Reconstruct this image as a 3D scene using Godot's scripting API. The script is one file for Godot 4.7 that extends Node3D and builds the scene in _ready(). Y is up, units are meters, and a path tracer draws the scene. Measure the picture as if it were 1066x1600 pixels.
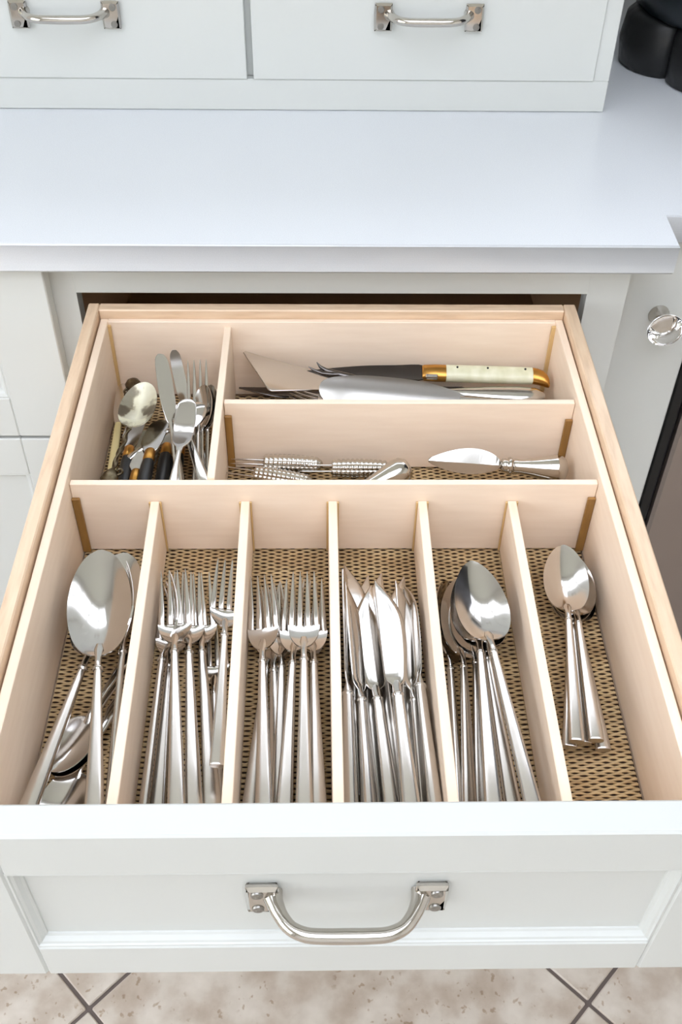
extends Node3D
# A kitchen cutlery drawer, pulled out under a quartz worktop. Metres, y up; the worktop is at y = TOP.

const TOP := 0.91
var mat := {}
var used := {}
var rng := RandomNumberGenerator.new()


func _ready() -> void:
	rng.seed = 7
	# ---- camera, sky, exposure
	var cam := Camera3D.new()
	cam.name = "camera"
	cam.rotation = Vector3(-0.7757, -0.0273, 0.0178)
	cam.position = p(-0.0125, 0.5026, 0.9105)
	cam.fov = 53.12
	cam.near = 0.02
	cam.far = 200.0
	add_child(cam)
	var env := Environment.new()
	env.background_mode = Environment.BG_SKY
	var air := ProceduralSkyMaterial.new()
	air.sky_top_color = Color(0.88, 0.90, 0.95)
	air.sky_horizon_color = Color(0.96, 0.96, 0.96)
	air.ground_horizon_color = Color(0.82, 0.84, 0.82)
	air.ground_bottom_color = Color(0.56, 0.57, 0.52)
	air.sky_energy_multiplier = 1.0
	air.ground_energy_multiplier = 1.0
	var sky := Sky.new()
	sky.sky_material = air
	env.sky = sky
	env.background_energy_multiplier = 2.2
	env.tonemap_mode = Environment.TONE_MAPPER_LINEAR
	env.tonemap_exposure = 2.8
	env.sdfgi_enabled = true
	env.ssao_enabled = true
	env.ssil_enabled = true
	var we := WorldEnvironment.new()
	we.name = "environment"
	we.environment = env
	add_child(we)

	make_materials()
	build_room()
	build_counter_run()
	build_drawer()
	build_organizer()
	build_liner()
	build_cutlery()
	build_small_pieces()
	build_long_pieces()
	build_corn_and_cheese()
	build_pot()


# ------------------------------------------------------------------ helpers
func p(x: float, y: float, z: float) -> Vector3:
	return Vector3(x, y + TOP, z)


class Shape:
	var v := PackedVector3Array()
	var g := PackedInt32Array()
	var uv := PackedVector2Array()
	var from := 0

	func tri(a: Vector3, b: Vector3, c: Vector3, k := 0) -> void:
		if (b - a).cross(c - a).length_squared() < 1e-18:
			return
		v.append(a); v.append(b); v.append(c)
		g.append(k); g.append(k); g.append(k)

	func quad(a: Vector3, b: Vector3, c: Vector3, d: Vector3, k := 0) -> void:
		tri(a, b, c, k)
		tri(a, c, d, k)

	func seal() -> void:  # turns the closed body added since the last call so that its faces look outward
		if v.size() == from:
			return
		var mid := Vector3.ZERO
		for i in range(from, v.size()):
			mid += v[i]
		mid /= v.size() - from
		var vol := 0.0
		for i in range(from, v.size(), 3):
			vol += (v[i] - mid).dot((v[i + 1] - mid).cross(v[i + 2] - mid))
		if vol > 0.0:  # counter-clockwise from outside: turn round
			for i in range(from, v.size(), 3):
				var t := v[i + 1]
				v[i + 1] = v[i + 2]
				v[i + 2] = t
		from = v.size()

	func moved(t: Transform3D, since := 0) -> void:
		for i in range(since, v.size()):
			v[i] = t * v[i]

	func shifted(by: Vector3) -> Shape:
		moved(Transform3D(Basis.IDENTITY, by))
		return self

	func mesh() -> ArrayMesh:
		seal()
		var st := SurfaceTool.new()
		st.begin(Mesh.PRIMITIVE_TRIANGLES)
		for i in v.size():
			st.set_smooth_group(g[i] if g[i] >= 0 else 0xFFFFFFFF)
			st.add_vertex(v[i])
		st.generate_normals()
		st.index()
		return st.commit()


func numbered(called: String) -> String:
	var n: int = used.get(called, 0)
	used[called] = n + 1
	return called if n == 0 else "%s_%03d" % [called, n]


func thing(called: String, label: String, category: String, at := Vector3.ZERO, group := "") -> Node3D:
	var o := Node3D.new()
	o.name = numbered(called)
	add_child(o)
	o.position = at
	tag(o, label, category, group)
	return o


func tag(o: Node, label: String, category: String, group := "") -> void:
	o.set_meta("label", label)
	o.set_meta("category", category)
	if group:
		o.set_meta("group", group)


func part(called: String, s, material: Material, parent: Node) -> MeshInstance3D:
	var o := MeshInstance3D.new()
	o.name = called
	o.mesh = s.mesh() if s is Shape else s
	o.material_override = null
	for i in o.mesh.get_surface_count():
		o.set_surface_override_material(i, material)
	o.cast_shadow = GeometryInstance3D.SHADOW_CASTING_SETTING_ON
	parent.add_child(o, true)
	return o


func structure(called: String, s, material: Material) -> MeshInstance3D:
	var o := part(called, s, material, self)
	o.set_meta("kind", "structure")
	return o


func box(s: Shape, a: Vector3, b: Vector3, e := 0.001) -> Shape:  # a chamfered box between two corners
	var c := (a + b) / 2.0
	var h := ((b - a) / 2.0).abs()
	e = minf(e, minf(h.x, minf(h.y, h.z)) * 0.9)
	var pt := func(sx: int, sy: int, sz: int, axis: int) -> Vector3:  # the corner's vertex that lies on the face across that axis
		var q := Vector3(h.x - e, h.y - e, h.z - e)
		q[axis] += e
		return c + q * Vector3(sx, sy, sz)
	for axis in 3:
		var u := (axis + 1) % 3
		var w := (axis + 2) % 3
		for sg in [-1, 1]:
			var q: Array[Vector3] = []
			for k in [[-1, -1], [1, -1], [1, 1], [-1, 1]]:
				var d := Vector3.ZERO
				d[axis] = sg
				d[u] = k[0]
				d[w] = k[1]
				q.append(pt.call(int(d.x), int(d.y), int(d.z), axis))
			if sg > 0:
				s.quad(q[0], q[1], q[2], q[3], -1)
			else:
				s.quad(q[3], q[2], q[1], q[0], -1)
		for su in [-1, 1]:
			for sw in [-1, 1]:
				var d0 := Vector3.ZERO
				var d1 := Vector3.ZERO
				d0[axis] = -1
				d1[axis] = 1
				d0[u] = su
				d1[u] = su
				d0[w] = sw
				d1[w] = sw
				var a0: Vector3 = pt.call(int(d0.x), int(d0.y), int(d0.z), u)
				var a1: Vector3 = pt.call(int(d1.x), int(d1.y), int(d1.z), u)
				var b1: Vector3 = pt.call(int(d1.x), int(d1.y), int(d1.z), w)
				var b0: Vector3 = pt.call(int(d0.x), int(d0.y), int(d0.z), w)
				if su * sw > 0:
					s.quad(a0, b0, b1, a1, -1)
				else:
					s.quad(a0, a1, b1, b0, -1)
	for sx in [-1, 1]:
		for sy in [-1, 1]:
			for sz in [-1, 1]:
				var x: Vector3 = pt.call(sx, sy, sz, 0)
				var y: Vector3 = pt.call(sx, sy, sz, 1)
				var z: Vector3 = pt.call(sx, sy, sz, 2)
				if sx * sy * sz > 0:
					s.tri(x, y, z, -1)
				else:
					s.tri(x, z, y, -1)
	s.seal()
	return s


func bx(x0: float, y0: float, z0: float, x1: float, y1: float, z1: float, e := 0.001) -> Shape:
	return box(Shape.new(), p(x0, y0, z0), p(x1, y1, z1), e)


func loft(s: Shape, rings: Array, k := 1, cap_a := true, cap_b := true) -> Shape:
	var n: int = rings[0].size()
	for i in rings.size() - 1:
		for j in n:
			var jj := (j + 1) % n
			s.quad(rings[i][j], rings[i][jj], rings[i + 1][jj], rings[i + 1][j], k)
	for end in 2:
		if (end == 0 and not cap_a) or (end == 1 and not cap_b):
			continue
		var r: PackedVector3Array = rings[0] if end == 0 else rings[rings.size() - 1]
		var m := Vector3.ZERO
		for q in r:
			m += q
		m /= n
		for j in n:
			if end == 0:
				s.tri(m, r[(j + 1) % n], r[j], k + 100)
			else:
				s.tri(m, r[j], r[(j + 1) % n], k + 101)
	s.seal()
	return s


func oval(cx: float, cy: float, z: float, w: float, h: float, n := 16, e := 2.0) -> PackedVector3Array:  # a superellipse across z
	var r := PackedVector3Array()
	for i in n:
		var a := TAU * i / n
		var c := cos(a)
		var d := sin(a)
		r.append(Vector3(cx + w * signf(c) * pow(absf(c), 2.0 / e), cy + h * signf(d) * pow(absf(d), 2.0 / e), z))
	return r


func rod(s: Shape, rows: Array, n := 16, e := 2.0, k := 1) -> Shape:  # rows of [z, y, half width, half height]
	var rings := []
	for r in rows:
		rings.append(oval(0.0, r[1], r[0], r[2], r[3], n, e))
	return loft(s, rings, k)


func tube(s: Shape, path: Array, radii: Array, n := 12, k := 1) -> Shape:
	var rings := []
	var up := Vector3.UP
	for i in path.size():
		var t: Vector3 = (path[mini(i + 1, path.size() - 1)] - path[maxi(i - 1, 0)]).normalized()
		if i == 0 and absf(t.dot(up)) > 0.9:
			up = Vector3.RIGHT
		var side := t.cross(up).normalized()
		up = side.cross(t).normalized()
		var r := PackedVector3Array()
		for j in n:
			var a := TAU * j / n
			r.append(path[i] + (side * cos(a) + up * sin(a)) * radii[i])
		rings.append(r)
	return loft(s, rings, k)


func plate(s: Shape, outline: PackedVector2Array, y0: float, y1: float, e := 0.0004, bow := 0.0) -> Shape:  # a flat piece with that outline in x and z
	if Geometry2D.is_polygon_clockwise(outline):
		outline.reverse()
	var inner := PackedVector2Array()
	var n := outline.size()
	for i in n:
		var a := (outline[i] - outline[(i + n - 1) % n]).normalized()
		var b := (outline[(i + 1) % n] - outline[i]).normalized()
		var m := (a + b).normalized()
		inner.append(outline[i] + Vector2(-m.y, m.x) * e)
	var lift := func(q: Vector2, y: float) -> Vector3:
		return Vector3(q.x, y + bow * q.y * q.y, q.y)
	var idx := Geometry2D.triangulate_polygon(inner)
	for i in range(0, idx.size(), 3):
		s.tri(lift.call(inner[idx[i]], y1), lift.call(inner[idx[i + 1]], y1), lift.call(inner[idx[i + 2]], y1), 1)
		s.tri(lift.call(inner[idx[i]], y0), lift.call(inner[idx[i + 2]], y0), lift.call(inner[idx[i + 1]], y0), 2)
	var flip := idx.size() >= 3 and (inner[idx[1]] - inner[idx[0]]).cross(inner[idx[2]] - inner[idx[0]]) < 0.0
	for i in n:
		var j := (i + 1) % n
		var rows := [[inner, y1], [outline, y1 - e], [outline, y0 + e], [inner, y0]]
		for r in 3:
			var a: Vector3 = lift.call(rows[r][0][i], rows[r][1])
			var b: Vector3 = lift.call(rows[r][0][j], rows[r][1])
			var c: Vector3 = lift.call(rows[r + 1][0][j], rows[r + 1][1])
			var d: Vector3 = lift.call(rows[r + 1][0][i], rows[r + 1][1])
			if flip:
				s.quad(a, b, c, d, 3 + r)
			else:
				s.quad(d, c, b, a, 3 + r)
	s.seal()
	return s


func smooth_outline(pts: Array, steps := 6) -> PackedVector2Array:  # a closed Catmull-Rom curve through the points
	var out := PackedVector2Array()
	var n := pts.size()
	for i in n:
		var a: Vector2 = pts[(i + n - 1) % n]
		var b: Vector2 = pts[i]
		var c: Vector2 = pts[(i + 1) % n]
		var d: Vector2 = pts[(i + 2) % n]
		for k in steps:
			out.append(b.cubic_interpolate(c, a, d, float(k) / steps))
	return out


func basis_of(yaw: float, pitch: float, roll: float) -> Basis:  # +z runs down the handle; pitch lifts the head
	var z := Vector3(sin(yaw) * cos(pitch), -sin(pitch), cos(yaw) * cos(pitch))
	var x := Vector3.UP.cross(z).normalized()
	var y := z.cross(x)
	return Basis(x * cos(roll) + y * sin(roll), y * cos(roll) - x * sin(roll), z)


func aim(o: Node3D, a: Vector3, b: Vector3, roll := 0.0) -> void:  # origin at a, +z towards b
	var d := (b - a).normalized()
	o.transform = Transform3D(basis_of(atan2(d.x, d.z), -asin(d.y), deg_to_rad(roll)), a)


# ------------------------------------------------------------------ materials
func noise_tex(freq: float, lo: Color, hi: Color, size := 512, octaves := 4, kind := FastNoiseLite.TYPE_SIMPLEX_SMOOTH, sd := 1, mids := []) -> NoiseTexture2D:
	var f := FastNoiseLite.new()
	f.seed = sd
	f.noise_type = kind
	f.frequency = freq
	f.fractal_octaves = octaves
	var t := NoiseTexture2D.new()
	t.width = size
	t.height = size
	t.seamless = true
	t.noise = f
	var r := Gradient.new()
	r.set_color(0, lo)
	r.set_color(1, hi)
	for m in mids:
		r.add_point(m[0], m[1])
	t.color_ramp = r
	return t


func plain(c: Color, rough := 0.5, metal := 0.0) -> StandardMaterial3D:
	var m := StandardMaterial3D.new()
	m.albedo_color = c
	m.roughness = rough
	m.metallic = metal
	return m


func tri(m: StandardMaterial3D, scale: Vector3, offset := Vector3.ZERO) -> StandardMaterial3D:
	m.uv1_triplanar = true
	m.uv1_world_triplanar = true
	m.uv1_scale = scale
	m.uv1_offset = offset
	return m


func make_materials() -> void:
	mat.paint = plain(Color(0.805, 0.815, 0.80), 0.35)
	mat.wall = plain(Color(0.92, 0.91, 0.89), 0.8)
	mat.ceiling = plain(Color(0.95, 0.95, 0.94), 0.9)
	mat.quartz = tri(plain(Color(0.875, 0.89, 0.905), 0.24), Vector3.ONE * 9.0)
	mat.quartz.albedo_texture = noise_tex(0.16, Color(0.94, 0.94, 0.94), Color(1, 1, 1), 512, 3)
	for ax in ["x", "z", "y"]:
		var sc := Vector3(1.2, 9.0, 9.0) if ax == "x" else Vector3(9.0, 9.0, 1.2) if ax == "z" else Vector3(9.0, 1.2, 9.0)
		mat["birch_" + ax] = tri(plain(Color(0.985, 0.905, 0.815), 0.5), sc)
		mat["birch_" + ax].albedo_texture = noise_tex(0.02, Color(0.975, 0.965, 0.955), Color(1, 1, 1), 512, 4, FastNoiseLite.TYPE_SIMPLEX_SMOOTH, 3)
		mat["maple_" + ax] = tri(plain(Color(0.90, 0.80, 0.685), 0.36), sc)
		mat["maple_" + ax].albedo_texture = noise_tex(0.025, Color(0.90, 0.87, 0.84), Color(1, 1, 1), 512, 5, FastNoiseLite.TYPE_SIMPLEX_SMOOTH, 9, [[0.45, Color(0.97, 0.95, 0.93)]])
	mat.strip = tri(plain(Color(0.67, 0.5, 0.27), 0.45), Vector3(9, 1.5, 9))
	mat.shaded_carcass = plain(Color(0.70, 0.57, 0.44), 0.7)  # darker brown paints in part of the shade behind the drawer gap
	mat.strip_pale = plain(Color(0.84, 0.7, 0.48), 0.45)
	mat.strip.albedo_texture = noise_tex(0.03, Color(0.8, 0.78, 0.72), Color(1, 1, 1), 256, 4)
	mat.steel = plain(Color(0.79, 0.775, 0.755), 0.12, 1.0)
	mat.satin = plain(Color(0.80, 0.78, 0.755), 0.25, 1.0)
	mat.nickel = plain(Color(0.77, 0.75, 0.72), 0.09, 1.0)
	mat.screw = plain(Color(0.6, 0.59, 0.57), 0.3, 1.0)
	mat.reflection_dark_steel = plain(Color(0.42, 0.4, 0.39), 0.2, 1.0)  # dark reflections of the carving pieces put into the steel colour
	mat.brass = plain(Color(0.78, 0.58, 0.3), 0.3, 1.0)
	mat.bone = tri(plain(Color(0.93, 0.92, 0.82), 0.3), Vector3.ONE * 12.0)
	mat.bone.albedo_texture = noise_tex(0.02, Color(0.9, 0.9, 0.84), Color(1, 1, 1), 256, 3)
	mat.bone_yellow = plain(Color(0.83, 0.76, 0.55), 0.45)
	mat.ebony = plain(Color(0.1, 0.095, 0.09), 0.35)
	mat.tarnish = tri(plain(Color(0.62, 0.58, 0.5), 0.38, 1.0), Vector3.ONE * 16.0)
	mat.tarnish.albedo_texture = noise_tex(0.02, Color(0.35, 0.3, 0.25), Color(1, 1, 0.97), 256, 4)
	mat.stained = tri(plain(Color(1, 1, 1), 0.45, 0.35), Vector3.ONE * 9.0)
	mat.stained.albedo_texture = noise_tex(0.013, Color(0.3, 0.27, 0.22), Color(0.93, 0.92, 0.84), 256, 5, FastNoiseLite.TYPE_SIMPLEX_SMOOTH, 5, [[0.47, Color(0.40, 0.35, 0.28)], [0.60, Color(0.86, 0.84, 0.74)]])
	mat.iron = tri(plain(Color(0.045, 0.045, 0.05), 0.6), Vector3.ONE * 8.0)
	mat.iron.roughness_texture = noise_tex(0.03, Color(0.4, 0.4, 0.4), Color(1, 1, 1), 256, 4)
	mat.enamel = tri(plain(Color(0.1, 0.135, 0.16), 0.3), Vector3.ONE * 6.0)
	mat.enamel.albedo_texture = noise_tex(0.02, Color(0.6, 0.6, 0.6), Color(1, 1, 1), 256, 4)
	mat.appliance = plain(Color(0.62, 0.58, 0.56), 0.32, 0.85)
	mat.added_fridge_dark = plain(Color(0.13, 0.13, 0.15), 0.35, 0.3)
	mat.rubber = plain(Color(0.04, 0.04, 0.04), 0.6)
	mat.grout = plain(Color(0.42, 0.38, 0.36), 0.9)
	mat.glass = plain(Color(1, 1, 1, 0.06), 0.0)
	mat.glass.transparency = BaseMaterial3D.TRANSPARENCY_ALPHA
	mat.crystal = plain(Color(1, 1, 1, 0.0), 0.02)
	mat.crystal.transparency = BaseMaterial3D.TRANSPARENCY_ALPHA
	mat.crystal.refraction_enabled = true
	mat.crystal.refraction_scale = 0.05
	mat.backing = plain(Color(0.2, 0.13, 0.07), 0.9)
	mat.straw = plain(Color(1, 1, 1), 0.6)
	mat.straw.vertex_color_use_as_albedo = true
	var stone := noise_tex(0.006, Color(0.71, 0.65, 0.585), Color(0.90, 0.87, 0.825), 1024, 6, FastNoiseLite.TYPE_SIMPLEX_SMOOTH, 21, [[0.35, Color(0.775, 0.725, 0.665)], [0.6, Color(0.84, 0.805, 0.755)]])
	var pits := ImageTexture.create_from_image(pitted())
	for i in 4:
		var m := tri(plain(Color(0.95, 0.945, 0.94), 0.42), Vector3.ONE * 2.1, Vector3(0.31 * i, 0.17 * i, 0.53 * i))
		m.albedo_texture = stone
		m.detail_enabled = true
		m.detail_blend_mode = BaseMaterial3D.BLEND_MODE_MUL
		m.detail_albedo = pits
		m.detail_uv_layer = BaseMaterial3D.DETAIL_UV_1
		mat["tile_%d" % i] = m


func pitted() -> Image:  # brown veins and pits in travertine
	var ridge := FastNoiseLite.new()
	ridge.seed = 12
	ridge.frequency = 0.0035
	ridge.fractal_type = FastNoiseLite.FRACTAL_RIDGED
	ridge.fractal_octaves = 3
	var spot := FastNoiseLite.new()
	spot.seed = 5
	spot.frequency = 0.035
	spot.fractal_octaves = 3
	var wide := FastNoiseLite.new()
	wide.seed = 6
	wide.frequency = 0.006
	var a := ridge.get_seamless_image(768, 768)
	var b := spot.get_seamless_image(768, 768)
	var c := wide.get_seamless_image(768, 768)
	var im := Image.create(768, 768, false, Image.FORMAT_RGB8)
	for y in 768:
		for x in 768:
			var w := c.get_pixel(x, y).r
			var v := smoothstep(0.93, 0.985, a.get_pixel(x, y).r) * smoothstep(0.35, 0.6, w) * 0.55
			var d := smoothstep(0.27, 0.17, b.get_pixel(x, y).r) * smoothstep(0.4, 0.65, 1.0 - w) * 0.4
			var k := maxf(v, d)
			im.set_pixel(x, y, Color.WHITE.lerp(Color(0.62, 0.5, 0.38), k))
	return im


# ------------------------------------------------------------------ the room
func build_room() -> void:
	var x0 := -1.75
	var x1 := 1.75
	var z0 := -0.68
	var z1 := 2.9
	var h := 2.5
	# floor: grout bed with tiles laid on the diagonal
	var bed := Shape.new()
	box(bed, Vector3(x0 - 0.1, -0.12, z0 - 0.1), Vector3(x1 + 0.1, -0.003, z1 + 0.1), 0.0)
	var floor_node := structure("floor", bed, mat.grout)
	var half := 0.3301 # half of a tile's diagonal
	var side := half * sqrt(2.0) - 0.005
	var meshes := []
	var s := Shape.new()
	box(s, Vector3(-side / 2, -0.01, -side / 2), Vector3(side / 2, 0.0, side / 2), 0.0015)
	var tile_mesh := s.mesh()
	for i in range(-8, 9):
		for j in range(-8, 9):
			var c := Vector3(0.0115 + (i + j) * half, 0.0, 0.4018 + (i - j) * half)
			if c.x < x0 + 0.05 or c.x > x1 - 0.05 or c.z < -0.2 or c.z > z1 - 0.1:
				continue
			var t := part("tile", tile_mesh, mat["tile_%d" % posmod(i * 3 + j * 5, 4)], floor_node)
			t.position = c + Vector3(0, rng.randf_range(-0.0004, 0.0004), 0)
			t.rotation.y = PI / 4 + PI / 2 * (posmod(i + 2 * j, 4))
	# ceiling, with an opening for the added skylight
	var lid := Shape.new()
	wall_pieces(lid, x0 - 0.1, x1 + 0.1, z0 - 0.1, z1 + 0.1, -1.0, 1.0, 0.45, 2.45, func(u, w, d): return Vector3(u, h + d, w))
	structure("ceiling", lid, mat.ceiling)
	window_unit("added_skylight_3", -1.0, 1.0, 0.45, 2.45, 2, 2, func(u, w, d): return Vector3(u, h + d, w))  # unseen skylight, added to brighten the inside of the drawer
	# walls; the back one and the left one have windows
	var b := Shape.new()
	wall_pieces(b, x0 - 0.1, x1 + 0.1, 0.0, h, -0.95, 1.35, 1.38, 2.38, func(u, y, d): return Vector3(u, y, z0 - d))
	structure("wall_back", b, mat.wall)
	window_unit("window_1", -0.95, 1.35, 1.38, 2.38, 4, 2, func(u, y, d): return Vector3(u, y, z0 - d))
	var l := Shape.new()
	wall_pieces(l, z0, z1, 0.0, h, 0.35, 2.55, 0.25, 2.2, func(u, y, d): return Vector3(x0 - d, y, u))
	structure("wall_left", l, mat.wall)
	window_unit("window_2", 0.35, 2.55, 0.25, 2.2, 3, 2, func(u, y, d): return Vector3(x0 - d, y, u))
	structure("wall_right", box(Shape.new(), Vector3(x1, 0, z0), Vector3(x1 + 0.1, h, z1), 0.0), mat.wall)
	structure("wall_front", box(Shape.new(), Vector3(x0 - 0.1, 0, z1), Vector3(x1 + 0.1, h, z1 + 0.1), 0.0), mat.wall)


func wall_pieces(s: Shape, u0: float, u1: float, y0: float, y1: float, wu0: float, wu1: float, wy0: float, wy1: float, at: Callable) -> void:
	for r in [[u0, wu0, y0, y1], [wu1, u1, y0, y1], [wu0, wu1, y0, wy0], [wu0, wu1, wy1, y1]]:
		var a: Vector3 = at.call(r[0], r[2], 0.0)
		var b: Vector3 = at.call(r[1], r[3], 0.1)
		box(s, a.min(b), a.max(b), 0.0)


func window_unit(called: String, u0: float, u1: float, y0: float, y1: float, cols: int, rows: int, at: Callable) -> void:
	var f := Shape.new()
	var bar := func(ua: float, ya: float, ub: float, yb: float, da: float, db: float) -> void:
		var a: Vector3 = at.call(ua, ya, da)
		var b: Vector3 = at.call(ub, yb, db)
		box(f, a.min(b), a.max(b), 0.003)
	var t := 0.05
	bar.call(u0, y0, u1, y0 + t, 0.02, 0.08)
	bar.call(u0, y1 - t, u1, y1, 0.02, 0.08)
	bar.call(u0, y0 + t, u0 + t, y1 - t, 0.02, 0.08)
	bar.call(u1 - t, y0 + t, u1, y1 - t, 0.02, 0.08)
	for c in range(1, cols):
		var u := lerpf(u0, u1, float(c) / cols)
		bar.call(u - 0.02, y0 + t, u + 0.02, y1 - t, 0.03, 0.07)
	var m := (y0 + y1) / 2.0
	bar.call(u0 + t, m - 0.02, u1 - t, m + 0.02, 0.032, 0.068)
	var w := structure(called, f, mat.paint)
	for c in cols:
		for r in rows:
			var ua := lerpf(u0, u1, float(c) / cols) + 0.021
			var ub := lerpf(u0, u1, float(c + 1) / cols) - 0.021
			var ya := lerpf(y0, y1, float(r) / rows) + 0.021
			var yb := lerpf(y0, y1, float(r + 1) / rows) - 0.021
			var a: Vector3 = at.call(ua, ya, 0.048)
			var b: Vector3 = at.call(ub, yb, 0.052)
			part("pane", box(Shape.new(), a.min(b), a.max(b), 0.0), mat.glass, w)


# ------------------------------------------------------------------ worktop and cabinets
func build_counter_run() -> void:
	# quartz worktop: it steps back on the right of the drawer cabinet
	var s := Shape.new()
	var rim := PackedVector2Array([Vector2(-1.74, -0.675), Vector2(0.945, -0.675), Vector2(0.945, -0.0252), Vector2(0.335, -0.0252), Vector2(0.3335, 0.0343), Vector2(-1.74, 0.0343)])
	plate(s, rim, -0.0312, 0.0, 0.0018)
	var top := part("worktop", s, mat.quartz, self)
	top.position.y = TOP
	tag(top, "white quartz worktop with a stepped front edge above the open drawer", "worktop")

	# the cabinet that the drawer slides out of
	var c := thing("drawer_cabinet", "white face-frame base cabinet that the open cutlery drawer slides out of", "cabinet")
	s = Shape.new()
	box(s, p(-0.30, -0.80, -0.02), p(-0.263, -0.0314, 0.0), 0.0002)
	box(s, p(0.263, -0.80, -0.02), p(0.3045, -0.0314, 0.0), 0.0002)
	box(s, p(-0.263, -0.0754, -0.02), p(0.263, -0.0314, 0.0), 0.0002)
	box(s, p(-0.263, -0.335, -0.02), p(0.263, -0.29, 0.0), 0.0002)
	part("face_frame", s, mat.paint, c)
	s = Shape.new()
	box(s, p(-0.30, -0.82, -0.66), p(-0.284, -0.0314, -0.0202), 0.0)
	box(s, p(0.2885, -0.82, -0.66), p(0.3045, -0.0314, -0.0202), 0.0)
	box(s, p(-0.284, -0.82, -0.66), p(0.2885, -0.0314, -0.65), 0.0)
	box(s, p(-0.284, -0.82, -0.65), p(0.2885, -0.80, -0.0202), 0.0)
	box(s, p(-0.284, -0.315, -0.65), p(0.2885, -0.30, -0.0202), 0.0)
	part("carcass", s, mat.shaded_carcass, c)
	for k in 2:
		var d := shaker(c, "door", -0.277 + 0.283 * k, 0.0 + 0.283 * k, -0.79, -0.30, 0.0008, 0.02, 0.055)
		d.name = "door" if k == 0 else "door_001"
	part("toe_kick", bx(-0.30, -0.908, -0.09, 0.3045, -0.82, -0.07), mat.paint, c)

	# neighbour on the left: a drawer front above a door
	c = thing("base_cabinet", "white base cabinet left of the open drawer, panelled drawer front over a door", "cabinet")
	part("body", bx(-1.2, -0.82, -0.66, -0.3005, -0.0314, 0.0), mat.paint, c)
	shaker(c, "drawer_front", -0.82, -0.2872, -0.2505, -0.0335, 0.0005, 0.0205, 0.065)
	shaker(c, "door", -0.82, -0.2872, -0.79, -0.2545, 0.0005, 0.0205, 0.065)
	part("toe_kick", bx(-1.2, -0.908, -0.09, -0.3005, -0.82, -0.07), mat.paint, c)

	# narrow cabinet on the right, set back, with a glass knob
	c = thing("base_cabinet", "narrow set-back white cabinet with a clear glass knob, right of the open drawer", "cabinet")
	part("body", bx(0.3055, -0.82, -0.66, 0.404, -0.0314, -0.066), mat.paint, c)
	var door := part("door", bx(0.308, -0.79, -0.0655, 0.4035, -0.034, -0.0455, 0.002), mat.paint, c)
	part("toe_kick", bx(0.3055, -0.908, -0.14, 0.404, -0.82, -0.12), mat.paint, c)
	var kc := p(0.3610, -0.1296, -0.0455)
	s = Shape.new()
	rod(s, [[0.0, 0, 0.0115, 0.0115], [0.002, 0, 0.0115, 0.0115], [0.004, 0, 0.010, 0.010], [0.010, 0, 0.009, 0.009], [0.014, 0, 0.0095, 0.0095], [0.0155, 0, 0.0085, 0.0085]], 28)
	s.moved(Transform3D(Basis.IDENTITY, kc))
	part("knob_base", s, mat.nickel, door)
	s = Shape.new()
	rod(s, [[0.0158, 0, 0.008, 0.008], [0.019, 0, 0.0085, 0.0085], [0.024, 0, 0.0145, 0.0145], [0.028, 0, 0.0189, 0.0189], [0.031, 0, 0.0195, 0.0195], [0.034, 0, 0.0189, 0.0189], [0.0365, 0, 0.0145, 0.0145], [0.0375, 0, 0.010, 0.010]], 40)
	s.moved(Transform3D(Basis.IDENTITY, kc))
	part("knob", s, mat.crystal, door)

	# stainless appliance beyond the black gap
	c = thing("dishwasher", "brushed steel appliance front with a black side gasket at the right edge", "appliance")
	part("body", bx(0.409, -0.86, -0.66, 0.94, -0.0314, -0.075), mat.rubber, c)
	part("front_panel", bx(0.427, -0.80, -0.0745, 0.935, -0.05, -0.052, 0.004), mat.appliance, c)
	part("gasket", bx(0.4095, -0.80, -0.0745, 0.426, -0.05, -0.060, 0.003), mat.rubber, c)
	part("handle", bx(0.50, -0.14, -0.0515, 0.86, -0.12, -0.02, 0.004), mat.satin, c)
	part("base_panel", bx(0.42, -0.908, -0.14, 0.935, -0.86, -0.12), mat.rubber, c)

	# tall fridge added out of view so the steel mirrors something dark
	c = thing("added_fridge", "tall dark fridge added out of view at right for the steel to mirror", "added_fridge")
	part("body", bx(0.96, -0.90, -0.66, 1.72, 1.0, 0.05, 0.01), mat.added_fridge_dark, c)
	part("door", bx(0.962, -0.86, 0.052, 1.718, 0.42, 0.10, 0.008), mat.added_fridge_dark, c)
	part("door", bx(0.962, 0.43, 0.052, 1.718, 0.99, 0.10, 0.008), mat.added_fridge_dark, c)
	part("handle", bx(1.0, -0.3, 0.099, 1.02, 0.38, 0.14, 0.004), mat.satin, c)

	# small drawer cabinet standing on the worktop
	c = thing("countertop_cabinet", "white drawer cabinet standing on the back of the worktop with two nickel pulls", "cabinet")
	s = Shape.new()
	box(s, p(-0.62, 0.0005, -0.2896), p(0.3184, 0.036, -0.2696), 0.0008)
	box(s, p(-0.62, 0.036, -0.2896), p(-0.52, 0.40, -0.2696), 0.0008)
	box(s, p(-0.0985, 0.036, -0.2896), p(-0.086, 0.40, -0.2800), 0.0008)
	box(s, p(0.2985, 0.036, -0.2896), p(0.3184, 0.40, -0.2696), 0.0008)
	box(s, p(-0.52, 0.17, -0.2896), p(0.2985, 0.20, -0.2696), 0.0008)
	box(s, p(-0.52, 0.38, -0.2896), p(0.2985, 0.40, -0.2696), 0.0008)
	part("face_frame", s, mat.paint, c)
	part("body", bx(-0.62, 0.0005, -0.665, 0.3184, 0.40, -0.29), mat.paint, c)
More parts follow.
